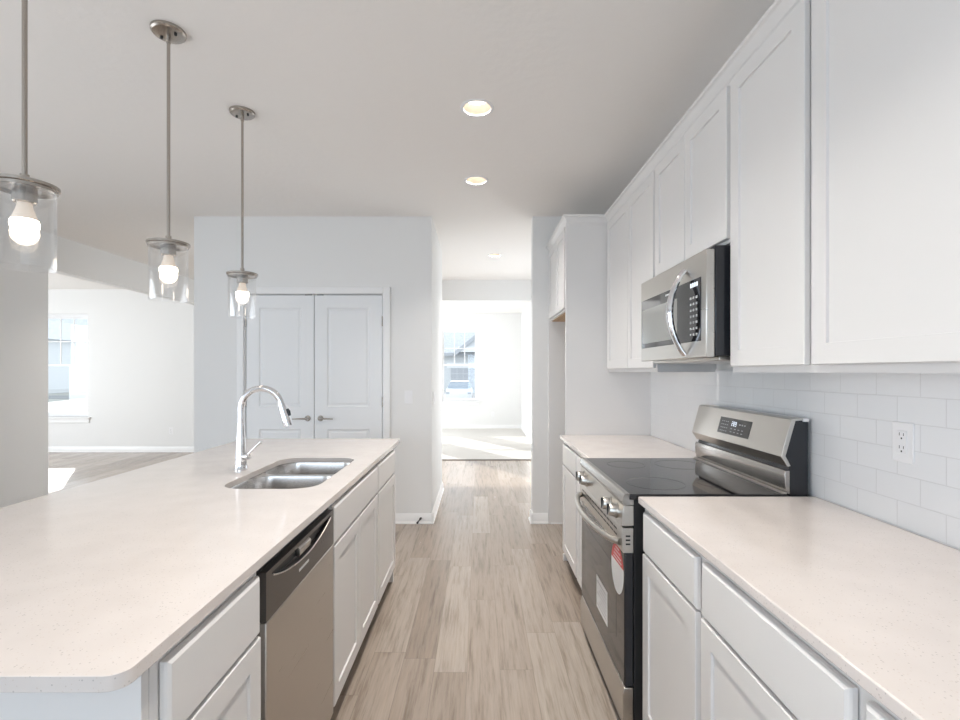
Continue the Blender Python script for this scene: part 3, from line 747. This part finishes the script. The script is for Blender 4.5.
cyl(b, (px_, PY-.013, .05), (px_-.004, PY-.03, .048), .010, n=14); cyl(b, (px_-.004, PY-.03, .048), (px_-.018, PY-.085, .036), .0055, n=10); cyl(b, (px_-.018, PY-.085, .036), (px_-.022, PY-.1, .033), .009, n=14)
tag(obj('door_stop', b, 'black'), 'small dark spring door stop on the baseboard near the hallway corner', 'door stop')

# ------------------------------------------------------------------ pendants
def pendant(loc):
    x, y = loc; Z = CEIL
    t = thing('pendant_light', 'first', 'pendant light', (x, y, Z), 'glass cylinder pendants over the island')
    ca = obj('canopy', lathe(nb(), (x, y, Z), [(.0, -.020), (.035, -.0195), (.058, -.016), (.064, -.010), (.065, 0)], 48), 'nickel', t, ang=25)
    for a in (165, 345):
        sx_, sy_ = x+.036*math.cos(math.radians(a)), y+.036*math.sin(math.radians(a))
        obj('screw', cyl(nb(), (sx_, sy_, Z-.0185), (sx_, sy_, Z-.0245), .0055, n=14), 'dark_hole', ca)
    rd = nb(); cyl(rd, (x, y, Z-.016), (x, y, Z-.05), .0085, n=20); cyl(rd, (x, y, Z-.05), (x, y, 1.92), .0065, n=20); cyl(rd, (x, y, 1.933), (x, y, 1.906), .0105, .0125, n=20)
    obj('rod', rd, 'nickel', t)
    obj('cap', lathe(nb(), (x, y, 1.889), [(.0, .019), (.070, .019), (.0785, .016), (.0785, .008), (.073, .006), (.073, -.002), (.066, -.002), (.066, .004), (0, .004)], 56), 'nickel', t)
    obj('socket', lathe(nb(), (x, y, 1.893), [(.0, 0), (.028, 0), (.028, -.038), (.025, -.041), (0, -.041)], 32), 'nickel', t)
    obj('glass_shade', lathe(nb(), (x, y, 1.667), [(.0665, .224), (.0665, .001), (.0675, 0), (.0693, 0), (.0705, .001), (.0705, .224), (.0665, .224)], 64), 'shade_glass', t)
    bl = nb(); prof_ = [(.0, -.033)]
    for k in range(1, 15):
        a = -PI/2 + k*(PI*.62)/14; prof_.append((.033*math.cos(a), .033*math.sin(a)))
    lathe(bl, (x, y, 1.792), prof_, 32)
    bu = obj('bulb', bl, 'bulb', t, ang=80)
    r0, h0 = prof_[-1]
    obj('bulb_neck', lathe(nb(), (x, y, 1.792), [(r0, h0), (.0235, .03), (.019, .045), (.0165, .056), (.0165, .07)], 32), 'bulb_neck', bu)
    return t
p = pendant((-1.287, 1.388)); p['label'] = 'glass cylinder pendant nearest the viewer, cut by the left photo edge'
for y, lab in ((2.02, 'glass cylinder pendant in the middle of the row of three over the island'), (2.65, 'farthest glass cylinder pendant, hanging in front of the pantry doors')):
    q = copy_tree(p, (-1.28, y, CEIL)); q['label'] = lab

# ------------------------------------------------------------------ recessed lights
def can_light(x, y, label):
    t = thing('recessed_light', label, 'ceiling light', (x, y, CEIL), 'recessed ceiling lights')
    obj('trim_ring', lathe(nb(), (x, y, CEIL), [(.0735, .002), (.0735, -.004), (.082, -.005), (.0885, -.003), (.0895, 0), (.0755, 0)], 48), 'white_plastic', t)
    obj('baffle', lathe(nb(), (x, y, CEIL), [(.0745, .0), (.066, .055)], 48), 'baffle', t)
    obj('lens', lathe(nb(), (x, y, CEIL), [(.0665, .052), (.06, .0515), (0, .0515)], 40), 'lens', t)
    d = bpy.data.lights.new('recessed_light_glow', 'AREA'); d.shape = 'DISK'; d.size = .055; d.energy = 6.0; d.color = (1, .94, .87); d.spread = 1.9
    o = bpy.data.objects.new('recessed_light_glow', d); C.objects.link(o); o.parent = t; o.location = (0, 0, .045)
for a in CANS: can_light(*a)

# ------------------------------------------------------------------ outside the windows
struct('ground', B(-90, 60, FY+.14, 140, -1.1, -.75), 'ground')
struct('ground_side', B(-90, -2.7, SY+.14, FY+.14, -1.1, -.75), 'ground')
struct('ground_behind', B(-40, 30, -60, YB-.12, -1.1, -.3), 'ground')
struct('street', B(-90, 60, 24, 30, -.75, -.735), 'asphalt')
struct('driveway', B(-4.6, 1.2, 30.0, 54, -.75, -.73), 'concrete')
# neighbour house seen through the front room window
hy0 = 55
t = thing('neighbour_house', 'blue grey house with garage seen through the front room window', 'house', (-1, 60, -.75))
obj('siding_wall', B(-9, 3.5, hy0, 66, -.75, 3.4), 'siding', t)
obj('roof', loft(nb(), [[(-9.6, hy0-.5, 3.35), (4, hy0-.5, 3.35), (4, 66.5, 3.35), (-9.6, 66.5, 3.35)], [(-9.6, 60.5, 9), (4, 60.5, 9), (4, 60.6, 9), (-9.6, 60.6, 9)]]), 'shingle', t)
obj('fascia', B(-9.6, 4, hy0-.62, hy0-.5, 3.1, 3.45), 'garage_grey', t)
gb = nb(); loft(gb, [[(-2.3, hy0-1.4, 3.5), (4.6, hy0-1.4, 3.5), (1.15, hy0-1.4, 6.3)], [(-2.3, hy0+4, 3.5), (4.6, hy0+4, 3.5), (1.15, hy0+4, 6.3)]])
gable = obj('gable', gb, 'siding', t)
gb = nb(); loft(gb, [[(-2.9, hy0-1.7, 3.35), (-2.5, hy0-1.7, 3.2), (1.15, hy0-1.7, 6.2), (1.15, hy0-1.7, 6.65)], [(-2.9, hy0+4, 3.35), (-2.5, hy0+4, 3.2), (1.15, hy0+4, 6.2), (1.15, hy0+4, 6.65)]])
obj('rake_board', gb, 'garage_grey', gable)
obj('gable_band', B(-2.3, 4.6, hy0-1.5, hy0-1.38, 3.5, 4.1), 'ext_white', gable)
gd = obj('garage_door', B(-3.15, -.4, hy0-.08, hy0-.001, -.7, 1.75), 'garage_grey', t)
gb = nb()
for k in range(1, 4): box(gb, -3.15, -.4, hy0-.095, hy0-.08, -.7+k*.61-.02, -.7+k*.61+.02)
for k in range(1, 4): box(gb, -3.15+k*.6875-.02, -3.15+k*.6875+.02, hy0-.095, hy0-.08, -.7, 1.75)
obj('door_joints', gb, 'siding', gd)
obj('door_surround', B(-3.6, -.1, hy0-.05, hy0-.0005, 1.76, 2.35), 'ext_white', t)
# parked car
def car(name, label, x, y, z):
    t = thing(name, label, 'car', (x, y, z))
    sec = [(-2.2, .55, .78, .80), (-2.15, .35, .9, .86), (-1.2, .3, .98, .9), (.2, .3, .97, .9), (1.5, .32, .95, .9), (2.1, .36, .9, .86), (2.25, .5, .75, .78)]
    L = [[(x-w_, y+s_, z+a), (x+w_, y+s_, z+a), (x+w_*1.02, y+s_, z+(a+b_)/2), (x+w_*.95, y+s_, z+b_), (x-w_*.95, y+s_, z+b_), (x-w_*1.02, y+s_, z+(a+b_)/2)] for s_, a, b_, w_ in sec]
    obj('body', loft(nb(), L), 'car_paint', t, bevel=.03)
    obj('cabin', loft(nb(), [[(x-.84, y-1.5, z+.93), (x+.84, y-1.5, z+.93), (x+.84, y+1.9, z+.93), (x-.84, y+1.9, z+.93)], [(x-.66, y-.7, z+1.42), (x+.66, y-.7, z+1.42), (x+.66, y+1.4, z+1.42), (x-.66, y+1.4, z+1.42)]]), 'ext_glass', t, bevel=.05)
    obj('roof', loft(nb(), [[(x-.67, y-.75, z+1.40), (x+.67, y-.75, z+1.40), (x+.67, y+1.45, z+1.40), (x-.67, y+1.45, z+1.40)], [(x-.6, y-.55, z+1.47), (x+.6, y-.55, z+1.47), (x+.6, y+1.25, z+1.47), (x-.6, y+1.25, z+1.47)]]), 'car_paint', t)
    for sx_ in (-1, 1):
        for sy_ in (-1.35, 1.35):
            obj('wheel', cyl(nb(), (x+sx_*.72, y+sy_, z+.33), (x+sx_*.9, y+sy_, z+.33), .33, n=24), 'tyre', t)
        obj('tail_light', B(x+sx_*.72-.12, x+sx_*.72+.12, y-2.22, y-2.1, z+.62, z+.76), 'garage_grey', t)
car('car', 'white parked car seen through the front room window', -1.35, 34.5, -.735)
b = nb(); box(b, -.36, -.28, 31.4, 31.48, -.73, .35); box(b, -.46, -.18, 31.2, 31.65, .35, .75)
tag(obj('mailbox', b, 'garage_grey'), 'grey roadside mailbox on a post beyond the front room window', 'mailbox')
# view from the side room window
t = thing('neighbour_house', 'pale grey house at the left edge of the side room window', 'house', (-38, 52, -.75))
obj('siding_wall', B(-52, -41.6, 46, 58, -.75, 4.6), 'siding', t)
obj('roof', loft(nb(), [[(-52.5, 45.4, 4.5), (-41.0, 45.4, 4.5), (-41.0, 58.6, 4.5), (-52.5, 58.6, 4.5)], [(-52.5, 52, 9), (-44, 52, 9), (-44, 52.1, 9), (-52.5, 52.1, 9)]]), 'shingle', t)
obj('window', B(-44.5, -43, 45.95, 46.02, 1.0, 2.6), 'ext_glass', t)
struct('street_side', B(-90, -14, 38, 43, -.75, -.73), 'asphalt')
tr = nb(); random.seed(3)
def tree(x, y, h, label):
    t = thing('bare_tree', label, 'tree', (x, y, -.75), 'distant bare trees')
    obj('trunk', tube(nb(), [(x, y, -.75), (x+.05, y, -.75+h*.35), (x, y, -.75+h*.95)], [.14, .1, .02], 8), 'bark', t)
    b = nb()
    for k in range(14):
        z0 = -.75+h*(.3+.6*k/14); a = k*2.4; ln = h*.32*(1.15-k/14)
        tube(b, [(x, y, z0), (x+ln*.6*math.cos(a), y+ln*.6*math.sin(a), z0+ln*.45), (x+ln*math.cos(a), y+ln*math.sin(a), z0+ln)], [.05, .03, .01], 5)
    obj('branches', b, 'bark', t)
tree(-75.5, 95, 5.5, 'left bare tree far beyond the side room window')
tree(-79.5, 100, 4.2, 'middle bare tree far beyond the side room window')
tree(-71.8, 90, 5.0, 'right bare tree far beyond the side room window')
def bush(x, y, s_, label):
    b = nb(); bmesh.ops.create_icosphere(b, subdivisions=3, radius=1)
    for v_ in b.verts:
        k = 1+.16*math.sin(7*v_.co.x+3)*math.cos(6*v_.co.y+1)*math.sin(5*v_.co.z)
        v_.co = Vector((x+v_.co.x*s_*k, y+v_.co.y*s_*k, -.8+(v_.co.z+.75)*s_*.8*k))
    tag(obj('bush', b, 'shrub'), label, 'bush', 'bushes across the street')
bush(-33.0, 44.5, .9, 'larger grey bush across the street beyond the side room window')
bush(-35.2, 45, .6, 'smaller grey bush across the street beyond the side room window')
hb = nb(); box(hb, -100, -40, 118, 119, -.75, 2.0)
tag(obj('distant_fence', hb, 'garage_grey'), 'long pale grey fence line far beyond the side room window', 'fence')
